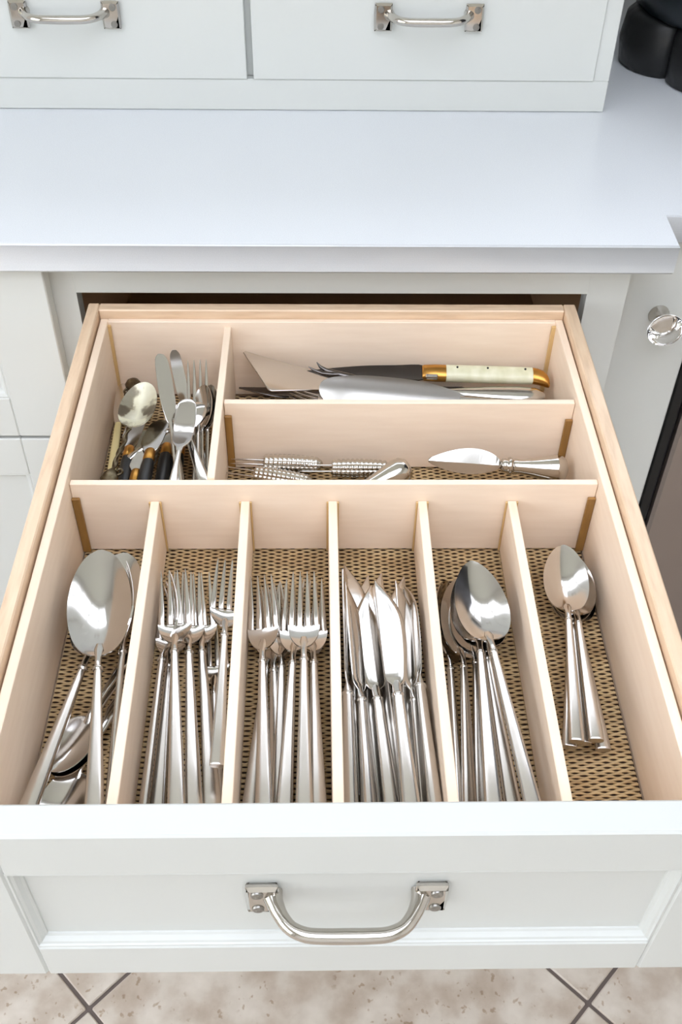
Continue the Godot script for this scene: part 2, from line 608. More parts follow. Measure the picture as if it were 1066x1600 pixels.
	for k in 4:
		var xa: float = [-0.5195, -0.0885][k % 2]
		var xb: float = [-0.096, 0.3003][k % 2]
		var ya := 0.0365 if k < 2 else 0.2005
		var f := part("drawer_front", bx(xa, ya, -0.2894, xb, ya + (0.133 if k < 2 else 0.179), -0.2678, 0.0008), mat.paint, c)
		var hx: float = [-0.2895, 0.106][k % 2]
		pull(f, p(hx, ya + (0.0695 if k < 2 else 0.075), -0.2678), 1.0)


func shaker(parent: Node3D, called: String, xa: float, xb: float, ya: float, yb: float, za: float, zb: float, w: float) -> Node3D:  # a framed front with a recessed panel
	var s := Shape.new()
	box(s, p(xa, ya, za), p(xa + w, yb, zb), 0.0012)
	box(s, p(xb - w, ya, za), p(xb, yb, zb), 0.0012)
	box(s, p(xa + w, ya, za), p(xb - w, ya + w * 0.83, zb), 0.0012)
	box(s, p(xa + w, yb - w * 0.83, za), p(xb - w, yb, zb), 0.0012)
	var f := part(called, s, mat.paint, parent)
	part("panel", bx(xa + w - 0.002, ya + w * 0.83 - 0.002, za, xb - w + 0.002, yb - w * 0.83 + 0.002, zb - 0.008, 0.0), mat.paint, f)
	mouldings(f, xa + w, xb - w, ya + w * 0.83, yb - w * 0.83, zb - 0.008, zb)
	return f


func mouldings(f: Node3D, xa: float, xb: float, ya: float, yb: float, zb: float, zt: float) -> void:  # four mitred profile strips inside a frame
	var prof := [Vector2(0, -0.001), Vector2(0.0, zt - zb - 0.0012), Vector2(0.0018, zt - zb - 0.0008), Vector2(0.0024, zt - zb - 0.0022), Vector2(0.0042, zt - zb - 0.0030), Vector2(0.0062, 0.0022), Vector2(0.0078, 0.0012), Vector2(0.0084, -0.001)]
	var cor := [Vector2(xa, ya), Vector2(xb, ya), Vector2(xb, yb), Vector2(xa, yb)]
	var dirs := [Vector2(1, 1), Vector2(-1, 1), Vector2(-1, -1), Vector2(1, -1)]
	for k in 4:
		var a: Vector2 = cor[k]
		var b: Vector2 = cor[(k + 1) % 4]
		var da: Vector2 = dirs[k]
		var db: Vector2 = dirs[(k + 1) % 4]
		var r0 := PackedVector3Array()
		var r1 := PackedVector3Array()
		for q in prof:
			var qa: Vector2 = a + da * q.x
			var qb: Vector2 = b + db * q.x
			r0.append(p(qa.x, qa.y, zb + q.y))
			r1.append(p(qb.x, qb.y, zb + q.y))
		part("moulding", loft(Shape.new(), [r0, r1], -1), mat.paint, f)


func pull(f: Node3D, c: Vector3, k: float) -> void:  # a nickel bar pull on two feet, each with two screws
	var s := Shape.new()
	var w := 0.0595 * k
	for sx in [-1, 1]:
		var ax: float = sx * (w - 0.0097 * k)
		var foot := smooth_outline([Vector2(-0.0097, -0.012), Vector2(-0.0072, -0.0144), Vector2(0.0072, -0.0144), Vector2(0.0097, -0.012), Vector2(0.0097, 0.012), Vector2(0.0072, 0.0144), Vector2(-0.0072, 0.0144), Vector2(-0.0097, 0.012)], 3)
		var from := s.v.size()
		plate(s, foot, 0.0, 0.0060, 0.0022)
		s.moved(Transform3D(Basis(Vector3(k, 0, 0), Vector3(0, 0, k), Vector3(0, -k, 0)), c + Vector3(ax, 0, 0.0)), from)
	var path := []
	var radii := []
	var half := w - 0.0168 * k
	# rises from the left foot, bends into the bar and back down to the right foot
	var key := [Vector3(-half - 0.0015 * k, 0.003, 0.002), Vector3(-half + 0.0005, 0.003, 0.008), Vector3(-half + 0.004 * k, 0.003, 0.0155), Vector3(-half + 0.010 * k, 0.003, 0.0230), Vector3(-half + 0.019 * k, 0.003, 0.0270), Vector3(-half + 0.030 * k, 0.003, 0.0279), Vector3(-half + 0.040 * k, 0.003, 0.028)]
	var rk := [0.0066, 0.0052, 0.0045, 0.0043, 0.0044, 0.0045, 0.0046]
	var n := key.size()
	var pts := []
	var rs := []
	for i in n:
		pts.append(key[i])
		rs.append(rk[i])
	for i in n:
		var q: Vector3 = key[n - 1 - i]
		pts.append(Vector3(-q.x, q.y, q.z))
		rs.append(rk[n - 1 - i])
	for i in pts.size() - 1:
		for j in 4:
			var t := j / 4.0
			var a: Vector3 = pts[maxi(i - 1, 0)]
			var d: Vector3 = pts[mini(i + 2, pts.size() - 1)]
			path.append(c + (pts[i] as Vector3).cubic_interpolate(pts[i + 1], a, d, t) * Vector3(1, k, k))
			radii.append(lerpf(rs[i], rs[i + 1], t) * k)
	path.append(c + (pts[pts.size() - 1] as Vector3) * Vector3(1, k, k))
	radii.append(rs[rs.size() - 1] * k)
	tube(s, path, radii, 16)
	part("handle", s, mat.nickel, f)
	for sx in [-1, 1]:
		for sy in [-1, 1]:
			var sc := Shape.new()
			rod(sc, [[0.0, 0, 0.0037, 0.0037], [0.0009, 0, 0.0037, 0.0037], [0.0014, 0, 0.0031, 0.0031]], 18)
			for q in 2:
				var from := sc.v.size()
				box(sc, Vector3(-0.0021, -0.0004, 0.0006), Vector3(0.0021, 0.0004, 0.0016), 0.0001)
				sc.moved(Transform3D(Basis(Vector3.BACK, PI / 4 + q * PI / 2), Vector3.ZERO), from)
			sc.moved(Transform3D(Basis.IDENTITY.scaled(Vector3.ONE * k), c + Vector3(sx * (w - 0.0097 * k) + sx * 0.0028 * k, sy * 0.0088 * k, 0.0058 * k)))
			part("screw", sc, mat.screw, f)


# ------------------------------------------------------------------ the drawer
func build_drawer() -> void:
	var d := thing("drawer", "open maple drawer with a white panelled front and a polished nickel pull", "drawer")
	part("side_panel", bx(-0.25, -0.196, 0.0092, -0.2385, -0.0815, 0.5825, 0.0012), mat.maple_z, d)
	part("side_panel", bx(0.2375, -0.196, 0.0092, 0.25, -0.0815, 0.5825, 0.0012), mat.maple_z, d)
	part("back_panel", bx(-0.2384, -0.196, 0.0092, 0.2374, -0.0817, 0.0222, 0.0012), mat.maple_x, d)
	part("bottom_panel", bx(-0.2384, -0.194, 0.0224, 0.2374, -0.1885, 0.5825, 0.0), mat.maple_z, d)
	var xa := -0.2685
	var xb := 0.2755
	var ya := -0.2751
	var yb := -0.0695
	var s := Shape.new()
	box(s, p(xa, ya, 0.583), p(-0.2143, yb, 0.606), 0.0018)
	box(s, p(0.2229, ya, 0.583), p(xb, yb, 0.606), 0.0018)
	box(s, p(-0.2143, ya, 0.583), p(0.2229, -0.2288, 0.606), 0.0018)
	box(s, p(-0.2143, -0.1185, 0.583), p(0.2229, yb, 0.606), 0.0018)
	var f := part("drawer_front", s, mat.paint, d)
	part("panel", bx(-0.2160, -0.2305, 0.584, 0.2246, -0.1168, 0.5975, 0.0), mat.paint, f)
	mouldings(f, -0.2143, 0.2229, -0.2288, -0.1185, 0.5975, 0.606)
	pull(f, p(0.0045, -0.1625, 0.5975), 1.135)


func build_organizer() -> void:
	var o := thing("drawer_organizer", "pale birch divider insert with seven slots and two rear trays inside the drawer", "organizer")
	part("side_board", bx(-0.2370, -0.1845, 0.0232, -0.2294, -0.0914, 0.5745, 0.0006), mat.birch_z, o)
	part("side_board", bx(0.2287, -0.1845, 0.0232, 0.2362, -0.0914, 0.5745, 0.0006), mat.birch_z, o)
	part("back_board", bx(-0.2293, -0.1845, 0.0228, 0.2286, -0.0914, 0.0285, 0.0006), mat.birch_x, o)
	part("front_board", bx(-0.2293, -0.1845, 0.5685, 0.2286, -0.0990, 0.5745, 0.0006), mat.birch_x, o)
	part("cross_divider", bx(-0.2290, -0.1808, 0.2562, 0.2283, -0.0997, 0.2624, 0.0006), mat.birch_x, o)
	part("cross_divider", bx(-0.1038, -0.1808, 0.1442, 0.2283, -0.0997, 0.1504, 0.0006), mat.birch_x, o)
	part("long_divider", bx(-0.1112, -0.1808, 0.0287, -0.1043, -0.0972, 0.2560, 0.0006), mat.birch_z, o)
	var at := [[-0.1575, -0.153], [-0.0787, -0.076], [-0.0022, -0.001], [0.0765, 0.0765], [0.1555, 0.1537]]
	for q in at:
		var s := Shape.new()
		box(s, Vector3(-0.0038, -0.1808, 0.0), Vector3(0.0038, -0.119, 0.3048), 0.0006)
		var m := part("slot_divider", s, mat.birch_z, o)
		m.position = Vector3(q[0], TOP, 0.2630)
		m.rotation.y = atan2(q[1] - q[0], 0.29)
		for sx in [-1, 1]:
			part("guide_strip", box(Shape.new(), Vector3(sx * 0.0047 - 0.0008, -0.1806, 0.0), Vector3(sx * 0.0047 + 0.0008, -0.1195, 0.0022), 0.0003), mat.strip_pale, m)
	for q in [[-0.2318, 0.0287, -0.0945], [0.2246, 0.0287, -0.0945]]:
		part("guide_strip", bx(q[0], -0.1806, q[1], q[0] + 0.0055, q[2], q[1] + 0.0030, 0.0006), mat.strip_pale, o)
	for q in [[-0.2292, 0.2626, -0.1145], [0.2216, 0.2626, -0.1145], [-0.1041, 0.1506, -0.1135], [0.2216, 0.1506, -0.1180]]:
		part("guide_strip", bx(q[0], -0.1806, q[1], q[0] + 0.0070, q[2], q[1] + 0.0034, 0.0006), mat.strip, o)


func build_liner() -> void:
	var o := thing("drawer_liner", "woven seagrass mat lining the bottom of the cutlery drawer", "liner", p(0, -0.1884, 0.3))
	part("backing", box(Shape.new(), Vector3(-0.2285, 0.0002, -0.27), Vector3(0.2280, 0.0035, 0.267), 0.0003), mat.backing, o)
	# flat strands run across and ride over and under cords 6.45 mm apart
	var v := PackedVector3Array()
	var nr := PackedVector3Array()
	var cl := PackedColorArray()
	var id := PackedInt32Array()
	var wave := 0.0129
	var pitch := 0.00232
	var rows := int(0.530 / pitch)
	var tint := FastNoiseLite.new()
	tint.seed = 3
	tint.frequency = 0.02
	for r in rows:
		var z := -0.265 + r * pitch + rng.randf_range(-0.00012, 0.00012)
		var off := wave * 0.5 * (r % 2) + rng.randf_range(-0.0004, 0.0004)
		var steps := int(0.4555 / (wave / 8.0))
		var base := v.size()
		var tone := rng.randf_range(0.8, 1.1)
		for i in steps + 1:
			var x := -0.228 + i * wave / 8.0
			var ph := TAU * (x - off) / wave
			var y := 0.0051 + 0.0012 * cos(ph)
			var wz := 0.00108 + 0.0002 * cos(ph)
			var wig := rng.randf_range(-0.00008, 0.00008)
			var bump := floorf((x - off) / wave + 0.5)
			var nz := tint.get_noise_2d(bump * 9.7, r * 5.3)
			var c := Color(0.50, 0.335, 0.165).lerp(Color(0.62, 0.45, 0.24), clampf(nz * 1.2 + 0.5, 0, 1)) * tone
			for k in 4:
				var a := PI * k / 3.0
				v.append(Vector3(x, y - 0.0006 + 0.0010 * sin(a), z + wig - wz * cos(a)))
				nr.append(Vector3(0.55 * sin(ph) * sin(a), sin(a) + 0.05, -cos(a)).normalized())
				cl.append(c)
		for i in steps:
			for k in 3:
				var a := base + i * 4 + k
				id.append_array([a, a + 4, a + 1, a + 1, a + 4, a + 5])
	var arr := []
	arr.resize(Mesh.ARRAY_MAX)
	arr[Mesh.ARRAY_VERTEX] = v
	arr[Mesh.ARRAY_NORMAL] = nr
	arr[Mesh.ARRAY_COLOR] = cl
	arr[Mesh.ARRAY_INDEX] = id
	var am := ArrayMesh.new()
	am.add_surface_from_arrays(Mesh.PRIMITIVE_TRIANGLES, arr)
	part("woven_strands", am, mat.straw, o).set_meta("kind", "stuff")


# ------------------------------------------------------------------ flatware
# Every piece is built round its collar: the head towards -z, the handle towards +z, the top up.
func rod_handle(n: float, w: float, h: float) -> Shape:
	var s := Shape.new()
	rod(s, [[0.0015, 0, 0.0028, 0.0026], [0.006, 0, 0.0030, 0.0027], [n * 0.35, 0, lerpf(0.003, w, 0.32), lerpf(0.0027, h, 0.35)], [n * 0.7, 0, lerpf(0.003, w, 0.68), lerpf(0.0027, h, 0.75)], [n - 0.002, 0, w, h], [n - 0.0005, 0, w * 0.985, h * 0.93], [n, 0, w * 0.93, h * 0.78]], 20, 2.7)
	return s


func collar_shape(r: float) -> Shape:
	return rod(Shape.new(), [[-0.0014, 0, r * 0.86, r * 0.86], [-0.001, 0, r, r], [0.0002, 0, r * 1.06, r * 1.06], [0.0014, 0, r, r], [0.0020, 0, r * 0.9, r * 0.9]], 18)


func bowl_shape(neck: float, n: float, w: float, depth: float, point: float, tip_y: float, egg := 0.5) -> Shape:
	var s := Shape.new()
	rod(s, [[0.0, 0, 0.0029, 0.0027], [-neck * 0.35, 0.0004, 0.0026, 0.0022], [-neck * 0.75, 0.0002, 0.0026, 0.0016], [-neck, -0.0004, 0.0030, 0.0012], [-neck - n * 0.07, -0.0016, 0.0036, 0.0008], [-neck - n * 0.13, -0.0030, 0.0022, 0.0004]], 14)
	var nu := 30
	var nv := 16
	var top := []
	var low := []
	for i in nu + 1:
		var t := i / float(nu)
		var u := t * 0.994 + 0.004
		var uu := pow(u, point) * 2.0 - 1.0
		var ww := w * pow(1.0 - uu * uu, 0.5 if uu < 0.0 else egg) + 0.0022 * (1.0 - u)
		var rim := lerpf(0.0006, tip_y, u * u)
		var d := depth * pow(sin(PI * pow(u, 0.92)), 0.85)
		var a := []
		var b := []
		for j in nv + 1:
			var q := j / float(nv) * 2.0 - 1.0
			var f := 1.0 - q * q
			f = f * (0.75 + 0.25 * f)
			var y := rim - d * f
			a.append(Vector3(ww * q, y, -neck - n * t))
			b.append(Vector3(ww * q, y - 0.0012 - 0.0004 * f, -neck - n * t))
		top.append(a)
		low.append(b)
	for i in nu:
		for j in nv:
			s.quad(top[i][j], top[i + 1][j], top[i + 1][j + 1], top[i][j + 1], 5)
			s.quad(low[i][j], low[i][j + 1], low[i + 1][j + 1], low[i + 1][j], 6)
		s.quad(top[i][0], low[i][0], low[i + 1][0], top[i + 1][0], 7)
		s.quad(top[i][nv], top[i + 1][nv], low[i + 1][nv], low[i][nv], 7)
	for j in nv:
		s.quad(top[0][j], top[0][j + 1], low[0][j + 1], low[0][j], 8)
		s.quad(top[nu][j], low[nu][j], low[nu][j + 1], top[nu][j + 1], 7)
	s.seal()
	return s


func tines_shape(neck: float, root: float, tine: float, w: float, wt: float, drop: float, tip_y: float, dish: float, round: float) -> Shape:
	# w: half width at the root, wt: half width over the tips, drop: how far the root dips under the handle
	var s := Shape.new()
	rod(s, [[0.0, 0, 0.0029, 0.0027], [-neck * 0.4, 0.0003, 0.0025, 0.0021], [-neck * 0.8, -0.0004, 0.0025, 0.0015], [-neck, -0.0010, 0.0030, 0.0012], [-neck - root * 0.25, -0.0010 - drop * 0.3, 0.0034, 0.0009], [-neck - root * 0.5, -0.0012 - drop * 0.62, 0.002, 0.0005]], 14)
	var yc := func(t: float) -> float:  # height of the mid line, t from the neck (0) over the slots (1) to the tips (2)
		if t < 1.0:
			return -0.001 - drop * sin(t * PI / 2.0)
		var q := t - 1.0
		return -0.001 - drop + (tip_y + 0.001 + drop) * q * q
	var nu := 14
	var nv := 20
	var slot := w * 0.15
	var top := []
	var low := []
	for i in nu + 1:
		var t := i / float(nu)
		var ww := 0.0027 + (w - 0.0027) * pow(sin(t * PI / 2.0), round)
		var a := []
		var b := []
		for j in nv + 1:
			var q := j / float(nv) * 2.0 - 1.0
			var y: float = yc.call(t) - dish * (1.0 - q * q) * sin(PI * minf(t * 0.8, 1.0))
			# the far edge is cut back into rounded slots between the tines
			var cut := 0.0
			if i >= nu - 2:
				for m in [-0.5, 0.0, 0.5]:
					var dd: float = absf(q - m) / 0.085
					if dd < 1.0:
						cut = maxf(cut, sqrt(1.0 - dd * dd))
			var z := -neck - root * t + cut * root * 0.055 * (i - nu + 2) * 0.5
			a.append(Vector3(ww * q, y + 0.0009, z))
			b.append(Vector3(ww * q, y - 0.0009, z))
		top.append(a)
		low.append(b)
	for i in nu:
		for j in nv:
			s.quad(top[i][j], top[i + 1][j], top[i + 1][j + 1], top[i][j + 1], 5)
			s.quad(low[i][j], low[i][j + 1], low[i + 1][j + 1], low[i + 1][j], 6)
		s.quad(top[i][0], low[i][0], low[i + 1][0], top[i + 1][0], 7)
		s.quad(top[i][nv], top[i + 1][nv], low[i + 1][nv], low[i][nv], 7)
	for j in nv:
		s.quad(top[0][j], top[0][j + 1], low[0][j + 1], low[0][j], 8)
		s.quad(top[nu][j], low[nu][j], low[nu][j + 1], top[nu][j + 1], 9)
	s.seal()
	var tw := (2.0 * w - 3.0 * slot) / 8.0
	for m in 4:
		var xb := -w + tw + m * (2.0 * tw + slot)
		var xt := lerpf(-wt, wt, m / 3.0)
		var rings := []
		for i in 13:
			var q := i / 12.0
			var h := lerpf(0.0010, 0.0007, q)
			var ww := lerpf(tw, 0.0007, pow(q, 1.9)) if i < 12 else 0.0003
			rings.append(oval(lerpf(xb, xt, q), yc.call(1.0 + q), -neck - root * 0.97 - tine * q, ww, h if i < 12 else 0.0003, 10, 3.0))
		loft(s, rings, 10 + m)
	return s


func blade_shape(neck: float, n: float, w: float, fat := 0.0009) -> Shape:  # straight back on -x, belly on +x, the point beside the back
	var s := Shape.new()
	rod(s, [[0.0, 0, 0.0043, 0.0038], [-neck * 0.5, 0, 0.0040, 0.0030], [-neck, 0, 0.0036, 0.0016], [-neck - 0.006, 0, 0.0030, 0.0007]], 14)
	var rings := []
	for i in 27:
		var t := i / 26.0
		var back := -w * 0.80 - w * 0.06 * sin(PI * t) 
		var belly := w * (0.62 + 0.58 * sin(PI * minf(t * 0.9 + 0.05, 1.0)))
		var near := sqrt(clampf(t / 0.07, 0.0, 1.0))
		back = lerpf(-0.0025, back, near)
		belly = lerpf(0.0028, belly, near)
		if t > 0.55:
			var q := (t - 0.55) / 0.45
			belly = lerpf(belly, back + 0.0012, pow(q, 2.2))
		var c := (back + belly) / 2.0
		var hw := maxf((belly - back) / 2.0, 0.0004)
		var r := PackedVector3Array()
		for k in 8:
			var xs: float = [-1.0, -0.9, 0.55, 1.0, 1.0, 0.55, -0.9, -1.0][k]
			var ys: float = [0.6, 1.0, 0.75, 0.12, -0.12, -0.75, -1.0, -0.6][k]
			r.append(Vector3(c + hw * xs, fat * ys, -neck - n * t))
		rings.append(r)
	loft(s, rings, 5)
	return s


func flatware(kind: String) -> Node3D:  # the first of each kind, with its parts
	var o := Node3D.new()
	match kind:
		"dinner_fork":
			part("tines", tines_shape(0.013, 0.026, 0.052, 0.0129, 0.0088, 0.0048, 0.0035, 0.0009, 0.62), mat.steel, o)
			part("collar", collar_shape(0.0036), mat.steel, o)
			part("handle", rod_handle(0.146, 0.0068, 0.0034), mat.satin, o)
		"salad_fork":
			part("tines", tines_shape(0.010, 0.024, 0.052, 0.0138, 0.0102, 0.0050, 0.0045, 0.0024, 0.72), mat.steel, o)
			part("collar", collar_shape(0.0036), mat.steel, o)
			part("handle", rod_handle(0.144, 0.0067, 0.0034), mat.satin, o)
		"dessert_fork":
			part("tines", tines_shape(0.010, 0.024, 0.052, 0.0138, 0.0102, 0.0050, 0.0045, 0.0024, 0.72), mat.steel, o)
			part("collar", collar_shape(0.0036), mat.steel, o)
			part("handle", rod_handle(0.131, 0.0067, 0.0036), mat.satin, o)
		"table_knife":
			part("blade", blade_shape(0.009, 0.110, 0.0103), mat.steel, o)
			part("collar", collar_shape(0.0050), mat.steel, o)
			var s := Shape.new()
			var n := 0.113
			rod(s, [[0.0015, 0, 0.0044, 0.0040], [0.006, 0, 0.0046, 0.0042], [n * 0.5, 0, 0.0061, 0.0052], [n - 0.002, 0, 0.0078, 0.0060], [n - 0.0006, 0, 0.0076, 0.0056], [n, 0, 0.0070, 0.0050]], 20, 2.6)
			part("handle", s, mat.satin, o)
		"dessert_spoon":
			part("bowl", bowl_shape(0.012, 0.085, 0.0205, 0.0080, 0.84, 0.004, 0.62), mat.steel, o)
			part("collar", collar_shape(0.0034), mat.steel, o)
			part("handle", rod_handle(0.146, 0.0067, 0.0034), mat.satin, o)
		"teaspoon":
			part("bowl", bowl_shape(0.010, 0.073, 0.0180, 0.0072, 0.9, 0.003, 0.58), mat.steel, o)
			part("collar", collar_shape(0.0032), mat.steel, o)
			part("handle", rod_handle(0.118, 0.0060, 0.0034), mat.satin, o)
		"serving_spoon":
			part("bowl", bowl_shape(0.013, 0.110, 0.0245, 0.0098, 0.96, 0.005, 0.52), mat.steel, o)
			part("collar", collar_shape(0.0040), mat.steel, o)
			part("handle", rod_handle(0.131, 0.0072, 0.0042), mat.satin, o)
		"coffee_spoon":
			part("bowl", bowl_shape(0.006, 0.050, 0.0150, 0.0052, 0.95, 0.003), mat.steel, o)
			var s := Shape.new()
			rod(s, [[-0.001, 0, 0.0022, 0.0018], [0.020, 0.001, 0.0024, 0.0014], [0.045, 0.0012, 0.0042, 0.0012], [0.052, 0.0008, 0.0060, 0.0011], [0.062, 0.0002, 0.0054, 0.0010], [0.0665, 0, 0.0030, 0.0009], [0.0675, 0, 0.0008, 0.0006]], 16, 2.5)
			part("handle", s, mat.steel, o)
	return o


func build_cutlery() -> void:
	var groups := {"dinner_fork": "dinner forks", "salad_fork": "salad forks", "table_knife": "table knives", "dessert_spoon": "dessert spoons", "teaspoon": "teaspoons", "serving_spoon": "serving spoons", "coffee_spoon": "coffee spoons", "dessert_fork": "dessert forks"}
	# kind, collar x, y, z, then yaw, pitch, roll in degrees, size, label
	var rows := [
		["dinner_fork", -0.0261, -0.1439, 0.4167, 0.76, -0.39, 0, 1.00, "dinner fork lying on top of the third slot's pile, its four tines fully in view"],
		["dinner_fork", -0.0592, -0.1515, 0.4126, 2.78, -1.38, 8, 1.00, "dinner fork at the left side of the third slot, beside the top fork"],
		["dinner_fork", -0.0186, -0.1569, 0.4100, 1.63, -2.23, -6, 1.00, "dinner fork at the right side of the third slot, against the divider"],
		["dinner_fork", -0.0354, -0.1567, 0.4107, -1.48, -1.81, 5, 1.00, "dinner fork half hidden under the top fork of the third slot, handle slanting left"],
		["dinner_fork", -0.0446, -0.1668, 0.4068, 0.60, -0.24, 0, 1.00, "dinner fork deep in the third slot, between the left fork and the slanting one"],
		["dinner_fork", -0.0509, -0.1675, 0.4101, 2.65, 0.23, 18, 1.00, "dinner fork low in the third slot, thin handle right beside the left fork"],
		["dinner_fork", -0.0575, -0.1714, 0.4053, -2.98, -1.21, 0, 1.00, "dinner fork at the bottom of the third slot, handle end beside the left divider"],
		["dinner_fork", -0.0193, -0.1685, 0.4044, 0.78, -1.50, -25, 1.00, "dinner fork low in the dark gap right of the third slot's top fork"],
		["salad_fork", -0.1287, -0.1463, 0.4068, 6.41, -1.04, 0, 1.00, "salad fork with four raised tines, on top of the second slot's pile at left"],
		["salad_fork", -0.1183, -0.1534, 0.4023, 6.73, -1.22, -10, 1.00, "salad fork tucked beside the top left fork of the second slot, tines overlapped by it"],
		["salad_fork", -0.1087, -0.1588, 0.3975, 7.73, -1.98, -5, 1.00, "salad fork right of the second slot's middle, head hidden by the tilted short fork"],
		["dessert_fork", -0.0881, -0.1274, 0.4053, 1.27, 1.49, -12, 0.88, "shorter salad fork tilted against the right divider of the second slot, handle end in view"],
		["salad_fork", -0.1406, -0.1601, 0.4044, 0.38, 0.85, 70, 1.00, "salad fork turned on its edge along the left divider of the second slot"],
		["salad_fork", -0.1363, -0.1711, 0.4019, 2.44, -0.63, 0, 1.00, "salad fork lowest in the second slot, its square handle end near the front"],
		["salad_fork", -0.0977, -0.1718, 0.4280, 5.73, -1.23, 0, 0.92, "salad fork lying low under the tilted short fork, slots showing beside its handle"],
		["table_knife", 0.0457, -0.1413, 0.4535, 2.44, -1.10, 0, 1.00, "table knife lying flat on top of the fourth slot, pale blade facing up"],
		["table_knife", 0.0077, -0.1444, 0.4500, 0.41, 1.83, -78, 1.00, "table knife standing on edge along the left divider of the fourth slot"],
		["table_knife", 0.0183, -0.1507, 0.4518, 2.27, -1.25, -42, 1.00, "table knife with a tilted dark mirror-like blade, second from the left divider"],
		["table_knife", 0.0309, -0.1556, 0.4475, 4.00, -0.85, 176, 1.00, "table knife with a square neck, left of the top knife in the fourth slot"],
		["table_knife", 0.0598, -0.1585, 0.4467, 1.02, 1.36, -30, 1.00, "table knife tilted between the top knife and the one by the right divider"],
		["table_knife", 0.0642, -0.1520, 0.4375, 0.60, -4.50, 72, 1.00, "table knife nearest the right divider of the fourth slot, narrow dark blade"],
		["table_knife", 0.0153, -0.1683, 0.4124, -0.19, -0.58, 0, 1.00, "table knife under the others, its blade tip farthest back in the fourth slot"],
		["table_knife", 0.0258, -0.1702, 0.4237, 2.10, -0.79, 180, 1.00, "table knife under the others, its tip second from left in the fourth slot"],
		["table_knife", 0.0387, -0.1694, 0.4212, 2.64, -0.72, 180, 1.00, "table knife under the pale top blade, its tip just right behind it"],
		["table_knife", 0.0549, -0.1698, 0.4253, 0.92, -0.72, 180, 1.00, "table knife at the bottom right of the fourth slot, tip behind the dark blades"],
		["dessert_spoon", 0.1229, -0.1375, 0.4146, 4.28, -2.12, 0, 1.00, "dessert spoon on top of the fifth slot's stack, bright bowl facing up"],
		["dessert_spoon", 0.1139, -0.1456, 0.4094, -3.00, -3.61, 0, 1.00, "dessert spoon directly under the top one, handle left of it in the fifth slot"],
		["dessert_spoon", 0.1205, -0.1529, 0.4099, 0.73, -2.25, 0, 1.00, "dessert spoon whose handle lies between the two uppermost handles of the fifth slot"],
		["dessert_spoon", 0.1020, -0.1620, 0.4114, -4.10, -2.73, -28, 1.00, "dessert spoon tilted on its side, rim left of the stacked bowls of the fifth slot"],
		["dessert_spoon", 0.0915, -0.1640, 0.4120, -2.40, -2.91, -58, 1.00, "dessert spoon on edge against the left divider of the fifth slot, dark bowl"],
		["dessert_spoon", 0.1135, -0.1679, 0.4030, -4.70, -2.15, -12, 1.00, "dessert spoon at the bottom of the fifth slot's stack, only slivers of handle showing"],
		["teaspoon", 0.1911, -0.1486, 0.3735, -6.97, -0.11, 0, 1.00, "teaspoon on top of the small stack in the right slot, bowl facing up"],
		["teaspoon", 0.2013, -0.1570, 0.3704, -4.30, -2.84, 0, 1.00, "teaspoon second from the top in the right slot, handle slanting to the right"],
		["teaspoon", 0.1986, -0.1625, 0.3669, -6.24, -0.79, 0, 1.00, "teaspoon lying third in the right slot, handle end between the two upper ones"],
		["teaspoon", 0.2050, -0.1699, 0.3685, -1.92, -1.60, 0, 1.00, "teaspoon at the bottom right of the small stack, handle end nearest the right board"],
		["teaspoon", 0.1982, -0.1712, 0.3653, -10.48, -0.38, 0, 1.00, "teaspoon at the bottom left of the small stack, handle end beside the divider"],
		["serving_spoon", -0.1829, -0.1323, 0.4339, 7.65, -0.76, 0, 1.00, "large serving spoon with a big oval bowl, on top in the left slot"],
		["serving_spoon", -0.1990, -0.1479, 0.4215, -8.00, -1.34, 0, 1.00, "large serving spoon under the first one, handle slanting to the left front corner"],
		["dinner_fork", -0.1690, -0.1422, 0.4097, 2.71, 5.69, 80, 0.92, "slim fork on its edge beside the large spoon, one tine standing up by the divider"],
		["coffee_spoon", -0.1895, -0.1642, 0.4509, 156.67, -3.79, 0, 1.00, "small coffee spoon turned round under the serving spoons, bowl towards the front left"],
		["coffee_spoon", -0.1890, -0.1705, 0.4525, 158.88, 0.03, 0, 1.00, "small coffee spoon nested right below the other turned-round one"],
		["coffee_spoon", -0.1918, -0.1735, 0.4927, 162.04, 0.92, 0, 1.00, "small coffee spoon turned round and nearest the drawer front in the left slot"],
	]
	var first := {}
	for r in rows:
		var kind: String = r[0]
		if not first.has(kind):
			first[kind] = flatware(kind)
		var o: Node3D = first[kind].duplicate()
		o.name = numbered(kind)
		add_child(o)
		var b := basis_of(deg_to_rad(r[4]), deg_to_rad(r[5]), deg_to_rad(r[6]))
		o.transform = Transform3D(b * Basis.IDENTITY.scaled(Vector3.ONE * r[7]), p(r[1], r[2], r[3]))
		tag(o, r[8], "spoon" if kind.ends_with("spoon") else "fork" if kind.ends_with("fork") else "knife", groups[kind])
	for k in first:
		first[k].free()


func spread(n: float, w: float, y := 0.0006, lean := 0.0) -> Shape:  # a round-ended flat blade from z = 0 to z = -n
	var o := smooth_outline([Vector2(-0.003, 0.002), Vector2(-w * 0.75, -n * 0.12), Vector2(-w, -n * 0.35), Vector2(-w * 0.95 + lean, -n * 0.85), Vector2(-w * 0.5 + lean, -n * 0.985), Vector2(lean, -n), Vector2(w * 0.5 + lean, -n * 0.97), Vector2(w * 0.9 + lean, -n * 0.83), Vector2(w, -n * 0.35), Vector2(w * 0.75, -n * 0.12), Vector2(0.003, 0.002)], 4)
	return plate(Shape.new(), o, -y, y, 0.0003)


func grip(n: float, w: float, h: float, e := 2.6) -> Shape:
	return rod(Shape.new(), [[0, 0, w * 0.72, h * 0.75], [0.004, 0, w * 0.8, h * 0.82], [n * 0.55, 0, w, h], [n - 0.006, 0, w * 1.02, h], [n - 0.002, 0, w * 0.9, h * 0.85], [n, 0, w * 0.55, h * 0.5]], 18, e)


